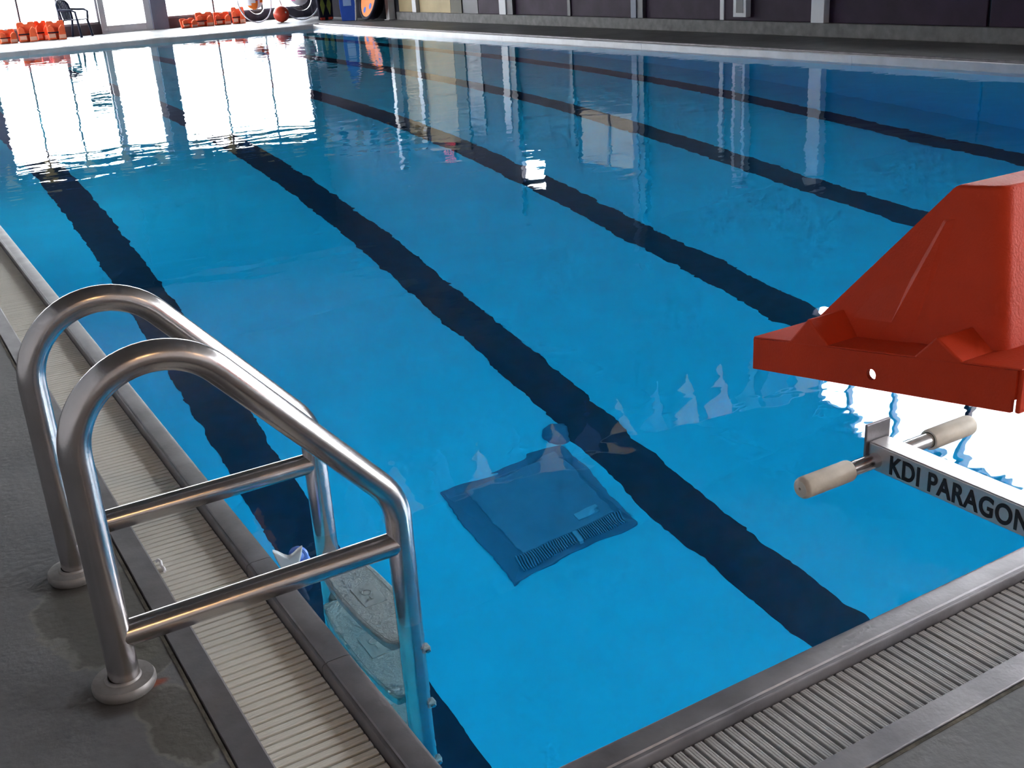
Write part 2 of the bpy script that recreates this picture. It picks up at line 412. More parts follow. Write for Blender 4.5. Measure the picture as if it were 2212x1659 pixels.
# gutter gratings: one slat mesh, many slats
PITCH = .0240
def slat_mesh(name, m_):
    w = .0088; pr = [(-w, -.030), (-w, -.0012), (-w + .0014, 0), (-.0046, 0), (-.0040, -.0005), (-.0022, -.0005), (-.0016, 0), (.0016, 0), (.0022, -.0005), (.0040, -.0005), (.0046, 0), (w - .0014, 0), (w, -.0012), (w, -.030)]
    mb = MB(); mb.prism(pr, 'x', -(G2 - G1) / 2 + .002, (G2 - G1) / 2 - .002); return mb, mb.mesh(name, m_)
GZ = -.028; GC = (G1 + G2) / 2 - .001
def grating(side, m_, y0, n_parts, n_rest, label):
    """slats of one gutter; the near ones as parts, the far rest as one part"""
    g = thing('gutter_grating', (-GC, y0, GZ) if side == 'l' else ((y0, -GC, GZ) if side == 'n' else ((W + GC, y0, GZ) if side == 'r' else (y0, L + GC, GZ))), label, 'grating', local=True)
    mb, me = slat_mesh('slat', m_)
    for i in range(n_parts):
        o = bpy.data.objects.new('slat', me); COL.objects.link(o); o.parent = g
        j = (random.random() - .5) * .0008
        if side in 'lr': o.location = (0, i * PITCH + j, (random.random() - .5) * .0008)
        else: o.location = (i * PITCH + j, 0, (random.random() - .5) * .0008); o.rotation_euler = (0, 0, PI / 2)
    rest = MB()
    for i in range(n_parts, n_parts + n_rest):
        M = Matrix.Translation((0, i * PITCH, 0)) if side in 'lr' else Matrix.Translation((i * PITCH, 0, 0)) @ Matrix.Rotation(PI / 2, 4, 'Z')
        k = len(rest.v); w = .0088; l_ = (G2 - G1) / 2 - .002
        rest.box((-l_, -w, -.03), (l_, w, 0)); rest.xf(M, k)
    o = rest.build('slat_run', m_, g); o['kind'] = 'stuff'
    # cross rods that hold the slats together
    tot = (n_parts + n_rest) * PITCH
    for off in (-.045, .045):
        rb = MB(); rb.box((off - .004, -.01, -.026), (off + .004, tot, -.012))
        if side in 'nf': rb.xf(Matrix.Rotation(-PI / 2, 4, 'Z'))
        rb.build('cross_rod', m_, g)
    return g
grating('l', plastic_cream, -.08, 260, 780, 'cream slatted grating in the left gutter, running under the ladder rails')
grating('n', plastic_grey, .02, 150, 240, 'grey slatted grating in the near gutter below the red block cover')
grating('r', plastic_grey, 0, 0, 1040, 'narrow grey grating along the far right gutter')
grating('f', plastic_grey, 0, 0, 394, 'narrow grey grating along the gutter at the window end')

# walls and ceiling
cl = MB(); cl.box((XL, YN, ZC), (XR + .4, YF + .3, ZC + .2))
structure(cl.build('ceiling', ceiling_m), 'pale ceiling')
LY0, LY1, LZ0, LZ1 = 21.0, 28.6, .3, 2.6
wl = MB(); wl.box((XL - .2, YN, 0), (XL, LY0, ZC)); wl.box((XL - .2, LY1, 0), (XL, YF, ZC)); wl.box((XL - .2, LY0, 0), (XL, LY1, LZ0)); wl.box((XL - .2, LY0, LZ1), (XL, LY1, ZC)); structure(wl.build('wall_left', wall_plain))
wn = MB(); wn.box((XL, YN - .2, 0), (XR + .4, YN, ZC)); structure(wn.build('wall_near', wall_plain))

# far wall: glazed from column to column
WX0, WX1, WZ0, WZ1 = -3.4, 11.0, .25, 2.93
COLS = ((-1.9, -1.5), (2.35, 2.72), (6.80, 7.20))
DOOR = (5.50, 6.80)
wf = MB()
wf.box((XL, YF, WZ1), (XR + .4, YF + .25, ZC)); wf.box((XL, YF, 0), (WX0, YF + .25, WZ1)); wf.box((WX1, YF, 0), (XR + .4, YF + .25, WZ1))
wall_far = structure(wf.build('wall_far', wall_grey), 'grey end wall above the big windows')
for a, b in COLS:
    c_ = MB(); c_.box((a, YF - .12, 0), (b, YF + .25, WZ1 + .02)); structure(c_.build('pillar', column_blue, wall_far), None)
sw = MB()
for a, b in ((WX0, -1.9), (-1.5, 2.35), (2.72, DOOR[0]), (7.20, WX1)): 
    s_ = MB(); s_.box((a, YF, 0), (b, YF + .2, WZ0)); s_.build('sill_wall', sill_dark, wall_far)
def window(idx, x0, x1, mull, z0=WZ0, z1=WZ1, label=None, th=.05, fm=None):
    g = sgroup('window_%d' % idx, (0, 0, 0), label)
    fm = fm or frame_grey
    fr = MB()
    fr.box((x0, YF + .06, z0), (x1, YF + .14, z0 + th)); fr.box((x0, YF + .06, z1 - th), (x1, YF + .14, z1))
    fr.box((x0, YF + .06, z0), (x0 + th, YF + .14, z1)); fr.box((x1 - th, YF + .06, z0), (x1, YF + .14, z1)); fr.build('window_frame', fm, g)
    xs = [x0] + list(mull) + [x1]
    for mx in mull:
        b = MB(); b.box((mx - .022, YF + .05, z0), (mx + .022, YF + .13, z1)); b.build('mullion', dark_paint, g)
    for a, b in zip(xs, xs[1:]):
        p = MB(); p.box((a + .01, YF + .098, z0 + .01), (b - .01, YF + .102, z1 - .01)); p.build('pane', glass, g)
    return g
window(1, WX0, -1.9, (-2.6,), label='left-most window of the end wall')
window(2, -1.5, 2.35, (-.3, .9), label='window left of the blue-grey pillar')
window(3, 2.72, DOOR[0], (3.60, 4.53), label='window behind the dark plastic chair')
window(4, 7.20, WX1, (8.5, 9.85), label='window behind the clear inflatables')
# glazed door
d1 = sgroup('door_1', (0, 0, 0), 'glazed door in a grey frame beside the blue-grey pillar')
db = MB(); x0, x1 = DOOR
db.box((x0, YF - .02, .02), (x0 + .15, YF + .14, WZ1)); db.box((x1 - .16, YF - .02, .02), (x1, YF + .14, WZ1))
db.box((x0 + .15, YF - .02, .02), (x1 - .16, YF + .10, .19)); db.box((x0 + .15, YF - .02, WZ1 - .12), (x1 - .16, YF + .10, WZ1)); db.build('door_frame', white_paint, d1, bevel=.006)
p = MB(); p.box((x0 + .15, YF + .05, .19), (x1 - .16, YF + .056, WZ1 - .12)); p.build('pane', glass, d1)
p = MB(); p.box((x0, YF - .12, 0), (x1, YF + .2, .02)); p.build('threshold', white_paint, d1)
p = MB(); p.tube([(x1 - .20, YF - .02, 1.0), (x1 - .20, YF - .07, 1.0), (x1 - .20, YF - .07, 1.3), (x1 - .20, YF - .02, 1.3)], .012, 8); p.build('door_handle', steel, d1, smooth=True)

# right wall: ledge, dark purple lower panels, grey upper wall with a daylight strip near the ceiling
CL0, CL1, CZ0, CZ1 = -7.9, 10.0, 3.75, 5.48
LEDGE = .185
GY0, GY1, GZ0, GZ1 = -8.6, -1.4, .25, 3.45
YP = 24.0
wr = MB()
wr.box((XR, YN, 0), (XR + .10, GY0, CZ0)); wr.box((XR, GY1, 0), (XR + .10, 14.5, CZ0)); wr.box((XR, GY0, 0), (XR + .10, GY1, GZ0)); wr.box((XR, GY0, GZ1), (XR + .10, GY1, CZ0)); wr.box((XR, YN, CZ1), (XR + .10, YF, ZC)); wr.box((XR, YN, CZ0), (XR + .10, CL0, CZ1))
wr.box((XR, CL1, CZ0), (XR + .10, YF, CZ1))
wr.box((XR, 14.5, 0), (XR + .10, 16.32, 1.25)); wr.box((XR, 14.5, 2.32), (XR + .10, 16.32, CZ0)); wr.box((XR, 16.32, 0), (XR + .10, 17.55, CZ0))
wr.box((XR, 17.55, 0), (XR + .10, 18.45, 2.45)); wr.box((XR, 17.55, 3.02), (XR + .10, 18.45, CZ0)); wr.box((XR, 18.45, 0), (XR + .10, YF, CZ0))
wall_right = structure(wr.build('wall_right', wall_grey), 'grey side wall with dark lower panels')
ld = MB(); ld.box((XR - .12, YN, 0), (XR + .02, YP - .3, LEDGE)); structure(ld.build('trim_5', concrete_pale, bevel=.012), 'rough concrete ledge at the foot of the right wall')
ys_ = [18.75, 16.4, 14.15, 12.2, 10.2, 7.5, 4.8, 2.1, -.6, -1.35]
for a, b in zip(ys_[1:], ys_[:-1]):
    q_ = MB(); q_.box((XR - .035, a + .02, LEDGE), (XR, b - .02, .98)); q_.build('lower_panel', purple, wall_right, bevel=.008)
q_ = MB(); q_.box((XR - .03, 18.9, LEDGE), (XR, 19.85, .98)); q_.build('lower_panel', purple, wall_right, bevel=.008)
q_ = MB(); q_.box((XR - .03, 19.87, LEDGE), (XR, 20.53, 2.1)); q_.build('dark_door_leaf', dark_paint, wall_right)
q_ = MB(); q_.box((XR - .05, 20.55, LEDGE), (XR, 21.05, 2.6)); q_.build('olive_panel', olive, wall_right)
for a, b in ((21.1, 22.60), (22.82, 23.70)):
    q_ = MB(); q_.box((XR - .03, a, LEDGE), (XR, b, 2.6)); q_.build('tan_panel', tan, wall_right)
def column(y0, y1, m_, dx, z1=CZ0, z0=LEDGE): 
    c_ = MB(); c_.box((XR - dx, y0, z0), (XR, y1, z1)); return c_.build('wall_post', m_, wall_right, bevel=.006)
column(18.58, 18.84, white_paint, .12, 2.0); column(18.34, 18.575, dark_paint, .10)
column(16.35, 16.45, dark_paint, .06, 1.9); column(14.28, 14.43, column_blue, .12); column(14.12, 14.275, dark_paint, .10)
column(12.16, 12.25, white_paint, .05, 1.7); column(22.62, 22.82, white_paint, .12, 2.3); column(10.02, 10.26, white_paint, .14, 1.9)
tag(column(11.58, 11.86, white_paint, .13, 2.0, .24), 'white boxed duct on the dark wall')
q_ = MB(); q_.box((XR - .135, 11.64, .30), (XR - .128, 11.79, 1.9)); q_.build('duct_recess', dark_paint, wall_right)
q_ = MB(); q_.box((XR - .02, 24.2, 0), (XR, 29.4, 2.7)); q_.build('dark_recess_panel', mat('matt_dark_panel', (.012, .011, .016), .95, 0, .2, 3, spec=.05), wall_right)
# frosted window and the high daylight strip
g = sgroup('window_5', (0, 0, 0), 'frosted window in the right wall')
fr = MB(); fr.box((XR + .05, 14.5, 1.25), (XR + .12, 16.32, 1.30)); fr.box((XR + .05, 14.5, 2.27), (XR + .12, 16.32, 2.32)); fr.box((XR + .05, 15.38, 1.30), (XR + .12, 15.43, 2.27)); fr.build('window_frame', frame_grey, g)
for a, b in ((14.5, 15.38), (15.43, 16.32)):
    p = MB(); p.box((XR + .08, a, 1.30), (XR + .084, b, 2.27)); p.build('pane', frost, g)
g = sgroup('window_6', (0, 0, 0), 'small high window in the right wall')
fr = MB(); fr.box((XR + .05, 17.55, 2.45), (XR + .12, 18.45, 2.49)); fr.box((XR + .05, 17.55, 2.98), (XR + .12, 18.45, 3.02)); fr.build('window_frame', frame_grey, g)
p = MB(); p.box((XR + .08, 17.55, 2.49), (XR + .084, 18.45, 2.98)); p.build('pane', glass, g)
g = sgroup('window_7', (0, 0, 0), 'long daylight strip high in the right wall')
fr = MB(); fr.box((XR + .04, CL0, CZ0), (XR + .14, CL1, CZ0 + .05)); fr.box((XR + .04, CL0, CZ1 - .05), (XR + .14, CL1, CZ1)); fr.build('window_frame', frame_grey, g)
ys2 = [CL0, -6.2, -4.4, -2.6, -.8, 1.0, 2.8, 4.6, 6.2, 7.25, 8.55, 9.35, CL1]
for yv in ys2[1:-1]:
    b_ = MB(); b_.box((XR + .04, yv - .03, CZ0 + .05), (XR + .14, yv + .03, CZ1 - .05)); b_.build('mullion', frame_grey, g)
for a, b in zip(ys2, ys2[1:]):
    p = MB(); p.box((XR + .088, a + .02, CZ0 + .04), (XR + .092, b - .02, CZ1 - .04)); p.build('pane', glass, g)
g = sgroup('window_9', (0, 0, 0), 'unseen row of windows added in the left wall to light the right side')  # added out of view, to brighten the right edge and ledge
fr = MB(); fr.box((XL - .14, LY0, LZ0), (XL - .04, LY1, LZ0 + .06)); fr.box((XL - .14, LY0, LZ1 - .06), (XL - .04, LY1, LZ1)); fr.build('window_frame', frame_grey, g)
ys4 = [LY0 + (LY1 - LY0) * k / 6 for k in range(7)]
for yv in ys4:
    b_ = MB(); b_.box((XL - .14, yv - .04, LZ0 + .06), (XL - .04, yv + .04, LZ1 - .06)); b_.build('mullion', frame_grey, g)
for a, b in zip(ys4, ys4[1:]):
    p = MB(); p.box((XL - .092, a + .02, LZ0 + .04), (XL - .088, b - .02, LZ1 - .04)); p.build('pane', glass, g)
g = sgroup('window_8', (0, 0, 0), 'glazed doors in the right wall level with the near deck')
fr = MB(); fr.box((XR + .04, GY0, GZ0), (XR + .14, GY1, GZ0 + .08)); fr.box((XR + .04, GY0, GZ1 - .08), (XR + .14, GY1, GZ1)); fr.build('window_frame', frame_grey, g)
ys3 = [GY0 + (GY1 - GY0) * k / 5 for k in range(6)]
for yv in ys3:
    b_ = MB(); b_.box((XR + .04, yv - .05, GZ0 + .08), (XR + .14, yv + .05, GZ1 - .08)); b_.build('mullion', frame_grey, g)
for a, b in zip(ys3, ys3[1:]):
    p = MB(); p.box((XR + .088, a + .03, GZ0 + .06), (XR + .092, b - .03, GZ1 - .06)); p.build('pane', glass, g)
# outside ground
og = MB(); og.box((-60, YF + .26, -.3), (70, YF + 70, -.05)); og.box((XR + .41, -60, -.3), (70, YF + .25, -.05)); og.box((-60, -60, -.3), (XR + .4, YN - .21, -.05)); og.box((-60, YN - .2, -.3), (XL - .21, YF + .25, -.05))
structure(og.build('ground', snow), 'pale paving outside the windows')

# ------------------------------------------------------------------ pool ladder
XB = .207
lad = thing('pool_ladder', (XB, .96, ZW), 'stainless steel pool ladder with two looped handrails and moulded treads', 'ladder')
RT = .0305
for yy, xa, fr_ in ((.697, -.422, .164), (1.22, -.421, .170)):
    zc = .479 + 1.135 * (-.012 - xa); zb = .479 - 1.135 * (XB + .012)
    path = poly_fillet([(xa, yy, .004), (xa, yy, zc), (XB, yy, zb), (XB, yy, -1.35)], (fr_, .15), 22)
    rail = MB().tube(path, RT, 28).build('handrail', steel, lad, smooth=True)
    br = MB().tube([(xa + .01, yy, .118), (XB - .01, yy, .118)], .0275, 24).build('brace_bar', steel, rail, smooth=True)
    fz = MB().lathe([(RT + .004, .004), (.052, .004), (.060, .004), (.063, .010), (.063, .020), (.060, .026), (.052, .027), (RT + .006, .027), (RT + .003, .031), (RT - .001, .031)], (xa - .003, yy, -.003), 40)
    fz.build('floor_flange', steel_flange, rail, smooth=True)
    MB().tube([(XB - .02, yy, -1.30), (.012, yy, -1.30)], .018, 12).build('wall_bumper', rubber_black, rail, smooth=True)
def tread(z):
    xc = XB + .002; y0, y1 = .7215, 1.1955; out = []
    prof = ((y0, .040), (y0 + .004, .044), (.75, .052), (.80, .060), (.87, .066), (.9585, .068), (1.047, .066), (1.117, .060), (1.167, .052), (y1 - .004, .044), (y1, .040))
    poly = [(xc - w_, y) for y, w_ in prof] + [(xc + w_, y) for y, w_ in reversed(prof)]
    t = MB().prism(poly, 'z', z - .034, z).build('tread', tread_mat, lad, bevel=.006, seg=3)
    # raised border and the moulded plate in the middle
    def ring(k, h):
        p_ = [(xc + (x - xc) * k, .9585 + (y - .9585) * (1 - (1 - k) * .25)) for x, y in poly]; return p_
    a, b = ring(.86, 0), ring(.80, 0); mb = MB(); n = len(a)
    vs = [(x, y, z + .0015) for x, y in a] + [(x, y, z + .0015) for x, y in b]
    mb.add([(x, y, z - .002) for x, y in a] + vs[:n] + vs[n:] + [(x, y, z - .002) for x, y in b],
           [(r * n + i, r * n + (i + 1) % n, (r + 1) * n + (i + 1) % n, (r + 1) * n + i) for r in range(3) for i in range(n)])
    mb.build('tread_border', tread_mat, t)
    lg = MB(); lg.box((xc - .030, .90, z - .001), (xc + .030, 1.0, z + .0022)); lg.build('moulded_plate', drain_light if False else mat('smooth_tread_plate', (.55, .56, .54), .5, 0, .04, 10), t, bevel=.0015)
    tx = MB(); tx.torus((xc, .962, z + .0022), .012, .0022, n=20, k=6); tx.box((xc - .002, .925, z + .0015), (xc + .002, .945, z + .0036)); tx.build('moulded_mark', tread_mat, t)
    for yy, sg in ((.697, -1), (1.22, 1)):
        bk = MB(); bk.box((xc + .012, yy + sg * .020 - .011, z - .030), (xc + .032, yy + sg * .020 + .011, z - .004)); bk.build('bracket', tread_mat, t, bevel=.003)
        MB().tube([(xc + .022, yy + sg * .030, z - .017), (xc + .022, yy + sg * .037, z - .017)], .006, 8).build('bolt', steel, t)
for z in (-.215, -.485, -.755, -1.02): tread(z)

# small toy floating by the wall
fish = thing('floating_toy', (.062, 1.05, ZW), 'small pale blue fish-tailed toy floating by the coping behind the ladder', 'toy', local=True, rz=-.35)
mb = MB(); pr = [(-.004, .0), (-.014, .004), (-.020, .03), (-.026, .048), (-.030, .066), (-.020, .060), (-.008, .050), (0, .046), (.008, .050), (.020, .060), (.030, .066), (.026, .048), (.020, .03), (.014, .004)]
mb.prism([(x_ * 1.25 - .012, z_ * 1.2) for x_, z_ in pr], 'y', -.009, .009); mb.build('tail_fin', fish_grey, fish, bevel=.004, seg=2)
mb = MB(); mb.sphere((0.01, .045, .002), .04, 18, 10, (.75, 1.25, .62)); mb.build('body', fish_blue, fish, smooth=True)
mb = MB(); mb.torus((.012, .022, .042), .020, .006, (0.3, 1, 0), 24, 8); mb.build('hang_ring', fish_blue, fish, smooth=True)
# bit of string on the grating
st = MB().tube([(x_ + .014, y_, z_) for x_, y_, z_ in ((-.250, 1.215, GZ + .004), (-.247, 1.205, GZ + .012), (-.244, 1.193, GZ + .013), (-.246, 1.180, GZ + .006), (-.243, 1.168, GZ + .004), (-.246, 1.150, GZ + .005))], .0036, 8).build('string_scrap', string_m, None, smooth=True)
tag(st, 'short scrap of white string lying on the left gutter grating', 'string')

# ------------------------------------------------------------------ starting block with its red cover
XC, BX = .95, .295
blk = thing('starting_block', (XC, -.64, 0), 'steel starting block stand with lettered arm and backstroke grip bar', 'starting block')
FY, BY = .053, -.466
def zt(y): return .673 + (FY - y) * .1755
mb = MB(); mb.box((XC - .05, -.70, .0), (XC + .05, -.58, .64)); mb.build('post', steel, blk, bevel=.008)
mb = MB(); mb.box((XC - .09, -.76, 0), (XC + .09, -.54, .014)); mb.build('base_plate', steel_flange, blk, bevel=.004)
for sx in (-1, 1):
    for sy in (-.74, -.56): MB().lathe([(.0, .03), (.012, .03), (.012, .014)], (XC + sx * .07, sy, 0), 6).build('anchor_bolt', steel, blk)
mb = MB()
mb.add([(XC - .25, FY - .03, zt(FY) - .022), (XC + .25, FY - .03, zt(FY) - .022), (XC + .25, BY + .03, zt(BY) - .022), (XC - .25, BY + .03, zt(BY) - .022),
        (XC - .25, FY - .03, zt(FY) - .010), (XC + .25, FY - .03, zt(FY) - .010), (XC + .25, BY + .03, zt(BY) - .010), (XC - .25, BY + .03, zt(BY) - .010)],
       [(0, 3, 2, 1), (4, 5, 6, 7), (0, 1, 5, 4), (1, 2, 6, 5), (2, 3, 7, 6), (3, 0, 4, 7)])
mb.build('platform', steel_flange, blk)
AW, AZ0, AZ1 = .026, .352, .408
arm = MB(); arm.box((XC - AW, -.58, AZ0), (XC + AW, .012, AZ1)); arm = arm.build('arm', mat('pale_steel', (.62, .60, .60), .38, .85, .08, 14, .0003, 140), blk, bevel=.003)
mb = MB(); mb.box((XC - .033, .012, AZ0 - .006), (XC + .033, .018, AZ1 + .036)); mb.build('end_plate', steel_dull, arm, bevel=.002)
cu = bpy.data.curves.new('lettering', 'FONT'); cu.body = 'KDI PARAGON'; cu.size = .0585; cu.offset = .0014; cu.space_character = 1.08; cu.extrude = .0006
to = bpy.data.objects.new('tmp_text', cu); COL.objects.link(to); bpy.context.view_layer.update()
me = bpy.data.meshes.new_from_object(to.evaluated_get(bpy.context.evaluated_depsgraph_get())); bpy.data.objects.remove(to)
me.materials.clear(); me.materials.append(letter_mat); me.name = 'lettering'
xs = [v.co.x for v in me.vertices]; tw = max(xs) - min(xs)
lt = bpy.data.objects.new('lettering', me); COL.objects.link(lt); lt.parent = arm
# text x runs towards -Y, text y runs up, normal -X
sx_ = .300 / tw
lt.matrix_local = Matrix(((0, 0, -1, XC - AW - .0005), (-sx_, 0, 0, -.043 + min(xs) * sx_), (0, .92, 0, AZ0 + .0085), (0, 0, 0, 1)))
lt['label'] = 'black lettering KDI PARAGON on the arm'
gb = MB().tube([(.725, .004 - .012, .375), (1.200, .004 - .012, .375)], .0155, 20).build('grip_bar', steel, blk, smooth=True)
for a, b in ((.722, .850), (1.076, 1.204)):
    s_ = -1 if a < XC else 1; a_, b_ = (b, a) if s_ < 0 else (a, b)
    n = abs(b_ - a_)
    gp = MB().lathe([(.0165, 0), (.0205, 0), (.0215, .004), (.0215, n - .012), (.020, n - .005), (.016, n - .001), (.003, n), (.0028, n - .008), (0, n - .008)], (a_, -.008, .375), 24, (s_, 0, 0))
    gp.build('hand_grip', grip_mat, gb, smooth=True)
# the cover is a separate moulded piece laid over the platform
cov = thing('block_cover', (XC, -.2, zt(-.2)), 'red moulded plastic cover shaped like a wedge tower over the starting block', 'cover')
X0, X1 = XC - BX, XC + BX; RH = .058; TH = .007
# rim: four walls; the side walls carry a drilled hole
def side_wall(x, sgn):
    bm = bmesh.new()
    def rect(xx): return [bm.verts.new((xx, y, z)) for y, z in ((FY, zt(FY) - RH), (FY, zt(FY)), (BY, zt(BY)), (BY, zt(BY) - RH + .014), (BY + .004, zt(BY) - RH + .014), (BY + .004, zt(BY) - RH - .006))]
    hy, hz = -.215, zt(-.215) - .0365; loops = []
    for xx in (x, x + sgn * TH):
        r = rect(xx); h = [bm.verts.new((xx, hy + .0095 * math.cos(2 * PI * k / 14), hz + .0095 * math.sin(2 * PI * k / 14))) for k in range(14)]
        ed = [bm.edges.new((r[i], r[(i + 1) % 6])) for i in range(6)] + [bm.edges.new((h[i], h[(i + 1) % 14])) for i in range(14)]
        bmesh.ops.triangle_fill(bm, edges=ed, use_beauty=True); loops.append((r, h))
    for l0, l1 in ((loops[0][0], loops[1][0]), (loops[0][1], loops[1][1])):
        n = len(l0)
        for i in range(n): bm.faces.new((l0[i], l0[(i + 1) % n], l1[(i + 1) % n], l1[i]))
    bmesh.ops.recalc_face_normals(bm, faces=bm.faces); me = bpy.data.meshes.new('rim_side'); bm.to_mesh(me); bm.free(); me.materials.append(red_mat)
    o = bpy.data.objects.new('rim_side', me); COL.objects.link(o); o.parent = cov; o.matrix_parent_inverse = Matrix.Translation(-cov.location); return o
side_wall(X0, 1); side_wall(X1, -1)
mb = MB()
mb.prism([(FY, zt(FY) - RH), (FY, zt(FY)), (FY - TH, zt(FY - TH)), (FY - TH, zt(FY) - RH)], 'x', X0 + TH, X1 - TH)
mb.build('rim_front', red_mat, cov, bevel=.002)
mb = MB(); mb.prism([(BY, zt(BY) - RH - .006), (BY, zt(BY)), (BY - TH, zt(BY - TH)), (BY - TH, zt(BY) - RH - .006)], 'x', X0 + .004, X1 - .004)
mb.build('rim_back', red_mat, cov, bevel=.002)
mb = MB(); mb.prism([(FY, zt(FY)), (FY, zt(FY) + .003), (BY - TH, zt(BY - TH) + .003), (BY - TH, zt(BY - TH)), ], 'x', X0, X1)
mb.build('tray', red_mat, cov, bevel=.0025)
def ridge(ya, yp, yb, h):
    for s_ in (-1, 1):
        xa, xb = (X0, XC - .12) if s_ < 0 else (XC + .12, X1)
        mb = MB(); mb.prism([(ya, zt(ya) - .002), (yp, zt(yp) + h), (yb, zt(yb) - .002)], 'x', xa, xb); mb.build('ridge', red_mat, cov, bevel=.003)
ridge(-.030, -.075, -.126, .046); ridge(-.288, -.330, -.384, .036)
# tower
def tower():
    bm = bmesh.new()
    bx, tx = .230, .150
    B = [(-bx, .012), (bx, .012), (bx, -.396), (-bx, -.396)]; T = [(-tx, -.232), (tx, -.232), (tx, -.314), (-tx, -.314)]
    vb = [bm.verts.new((XC + x, y, zt(y) - .01)) for x, y in B]; vt = [bm.verts.new((XC + x, y, .966 + (-.232 - y) * .10)) for x, y in T]
    bm.faces.new(vb[::-1]); bm.faces.new(vt)
    for i in range(4): bm.faces.new((vb[i], vb[(i + 1) % 4], vt[(i + 1) % 4], vt[i]))
    bmesh.ops.recalc_face_normals(bm, faces=bm.faces)
    es = [e for e in bm.edges if (e.verts[0] in vt) != (e.verts[1] in vt)]
    back = [e for e in es if min(v.co.y for v in e.verts) < -.35]
    bmesh.ops.bevel(bm, geom=back, offset=.022, segments=4, affect='EDGES', profile=.5)
    top = [e for e in bm.edges if all(v.co.z > .95 for v in e.verts)]
    bmesh.ops.bevel(bm, geom=top, offset=.007, segments=3, affect='EDGES', profile=.5)
    for f in bm.faces: f.smooth = True
    for e in bm.edges:
        if len(e.link_faces) == 2 and e.calc_face_angle(0) > math.radians(35): e.smooth = False
    me = bpy.data.meshes.new('tower'); bm.to_mesh(me); bm.free(); me.materials.append(red_mat)
    o = bpy.data.objects.new('tower', me); COL.objects.link(o); o.parent = cov; o.matrix_parent_inverse = Matrix.Translation(-cov.location); return o
tw_ = tower()
for s_ in (-1, 1):
    def X(x): return x if s_ < 0 else 2 * XC - x
    lo = [(.724, -.226, .722), (.700, -.192, .757), (.742, -.150, .760)]; lo[1] = (.703, -.193, .752)
    hi = [(.793, -.262, .930), (.783, -.226, .912), (.797, -.200, .915)]
    base = [(.735, -.226, .700), (.735, -.160, .690)]
    mb = MB()
    P_ = [(.722, -.226, .718), (.7245, -.1885, .7485), (.729, -.105, .735), (.793, -.262, .924), (.7765, -.2355, .912), (.798, -.207, .915), (.722, -.150, .705)]
    P_ = [(X(x), y, z) for x, y, z in P_]
    mb.add(P_, [(0, 1, 4, 3), (1, 2, 5, 4), (3, 4, 5), (0, 6, 1), (6, 2, 1)])
    mb.build('rib', red_mat, tw_, bevel=.0015)

# ------------------------------------------------------------------ underwater lamps set in the pool walls
UW = 14.5
lens_glow = emit_mat('underwater_lens', (.75, .93, 1.0), 6)
def pool_lamp(loc, ax, label, k=1.0):
    g = thing('underwater_lamp', loc, label, 'lamp', 'underwater lamps in the pool walls', local=True)
    a = Vector(ax)
    MB().lathe([(.15, 0), (.15, .012), (.135, .022), (.115, .022), (.115, .004), (0, .004)], (0, 0, 0), 28, a).build('housing_ring', steel_dull, g, smooth=True)
    MB().lathe([(.11, .005), (.10, .012), (.06, .017), (0, .019)], (0, 0, 0), 24, a).build('lens', lens_glow, g, smooth=True)
    l = bpy.data.lights.new('lamp_light', 'AREA'); l.shape = 'DISK'; l.size = .2; l.energy = UW * k; l.color = (.72, .93, 1.0)
    o = bpy.data.objects.new('lamp_light', l); COL.objects.link(o); o.parent = g; o.location = a * .03
    o.rotation_euler = (-(a + Vector((0, 0, -.4)))).to_track_quat('Z', 'Y').to_euler()
for x, lb in ((1.3, 'under the first lane'), (3.3, 'under the second lane')):
    pool_lamp((x, .004, -.85), (0, 1, 0), 'round underwater lamp in the near pool wall ' + lb, .8)
for y, lb in ((3.6, 'just beyond the ladder'), (8.4, 'third of the way up'), (13.4, 'half way up'), (18.6, 'towards the windows')):
    pool_lamp((.004, y, -.75), (1, 0, 0), 'round underwater lamp in the left pool wall, ' + lb, 1.0 if y < 5 else 1.5)

# ------------------------------------------------------------------ things on the pool floor
DX0, DX1, DY0, DY1 = 1.79, 2.60, 3.01, 3.80
dz = zfloor(3.4)
dr = thing('main_drain', ((DX0 + DX1) / 2, (DY0 + DY1) / 2, dz), 'square dark drain cover with slotted skirt on the pool floor', 'drain')
mb = MB(); i_ = .13; h_ = .055
B = [(DX0, DY0), (DX1, DY0), (DX1, DY1), (DX0, DY1)]; T = [(DX0 + i_, DY0 + i_), (DX1 - .10, DY0 + i_), (DX1 - .10, DY1 - .07), (DX0 + i_, DY1 - .07)]
mb.add([(x, y, zfloor(y) - .01) for x, y in B] + [(x, y, zfloor(y) + .012) for x, y in B] + [(x, y, dz + h_) for x, y in T],
       [(0, 1, 5, 4), (1, 2, 6, 5), (2, 3, 7, 6), (3, 0, 4, 7)] + [(4, 5, 9, 8), (5, 6, 10, 9), (6, 7, 11, 10), (7, 4, 8, 11)] + [(8, 9, 10, 11), (3, 2, 1, 0)])
mb.build('skirt', drain_dark, dr, bevel=.004)
mb = MB(); mb.box((DX0 + i_ - .01, DY0 + i_ - .01, dz + h_ - .004), (DX1 - .09, DY1 - .06, dz + h_ + .012)); mb.build('cover_plate', drain_m, dr, bevel=.006)
def rib_at(x):
    mb = MB(); mb.prism([(DY0 + .015, dz + .012), (DY0 + .015, dz + .026), (DY0 + i_ - .012, dz + h_ + .010), (DY0 + i_ - .012, dz + .03)], 'x', x - .0035, x + .0035); return mb
n = 0
x = DX0 + .075
proto = rib_at(0).mesh('slot_rib', drain_m)
while x < DX1 - .06:
    if abs(x - (DX0 + DX1) / 2 - .03) > .014:
        o = bpy.data.objects.new('slot_rib', proto); COL.objects.link(o); o.parent = dr; o.location = (x - dr.location.x, -dr.location.y, -dr.location.z)
    x += .0145
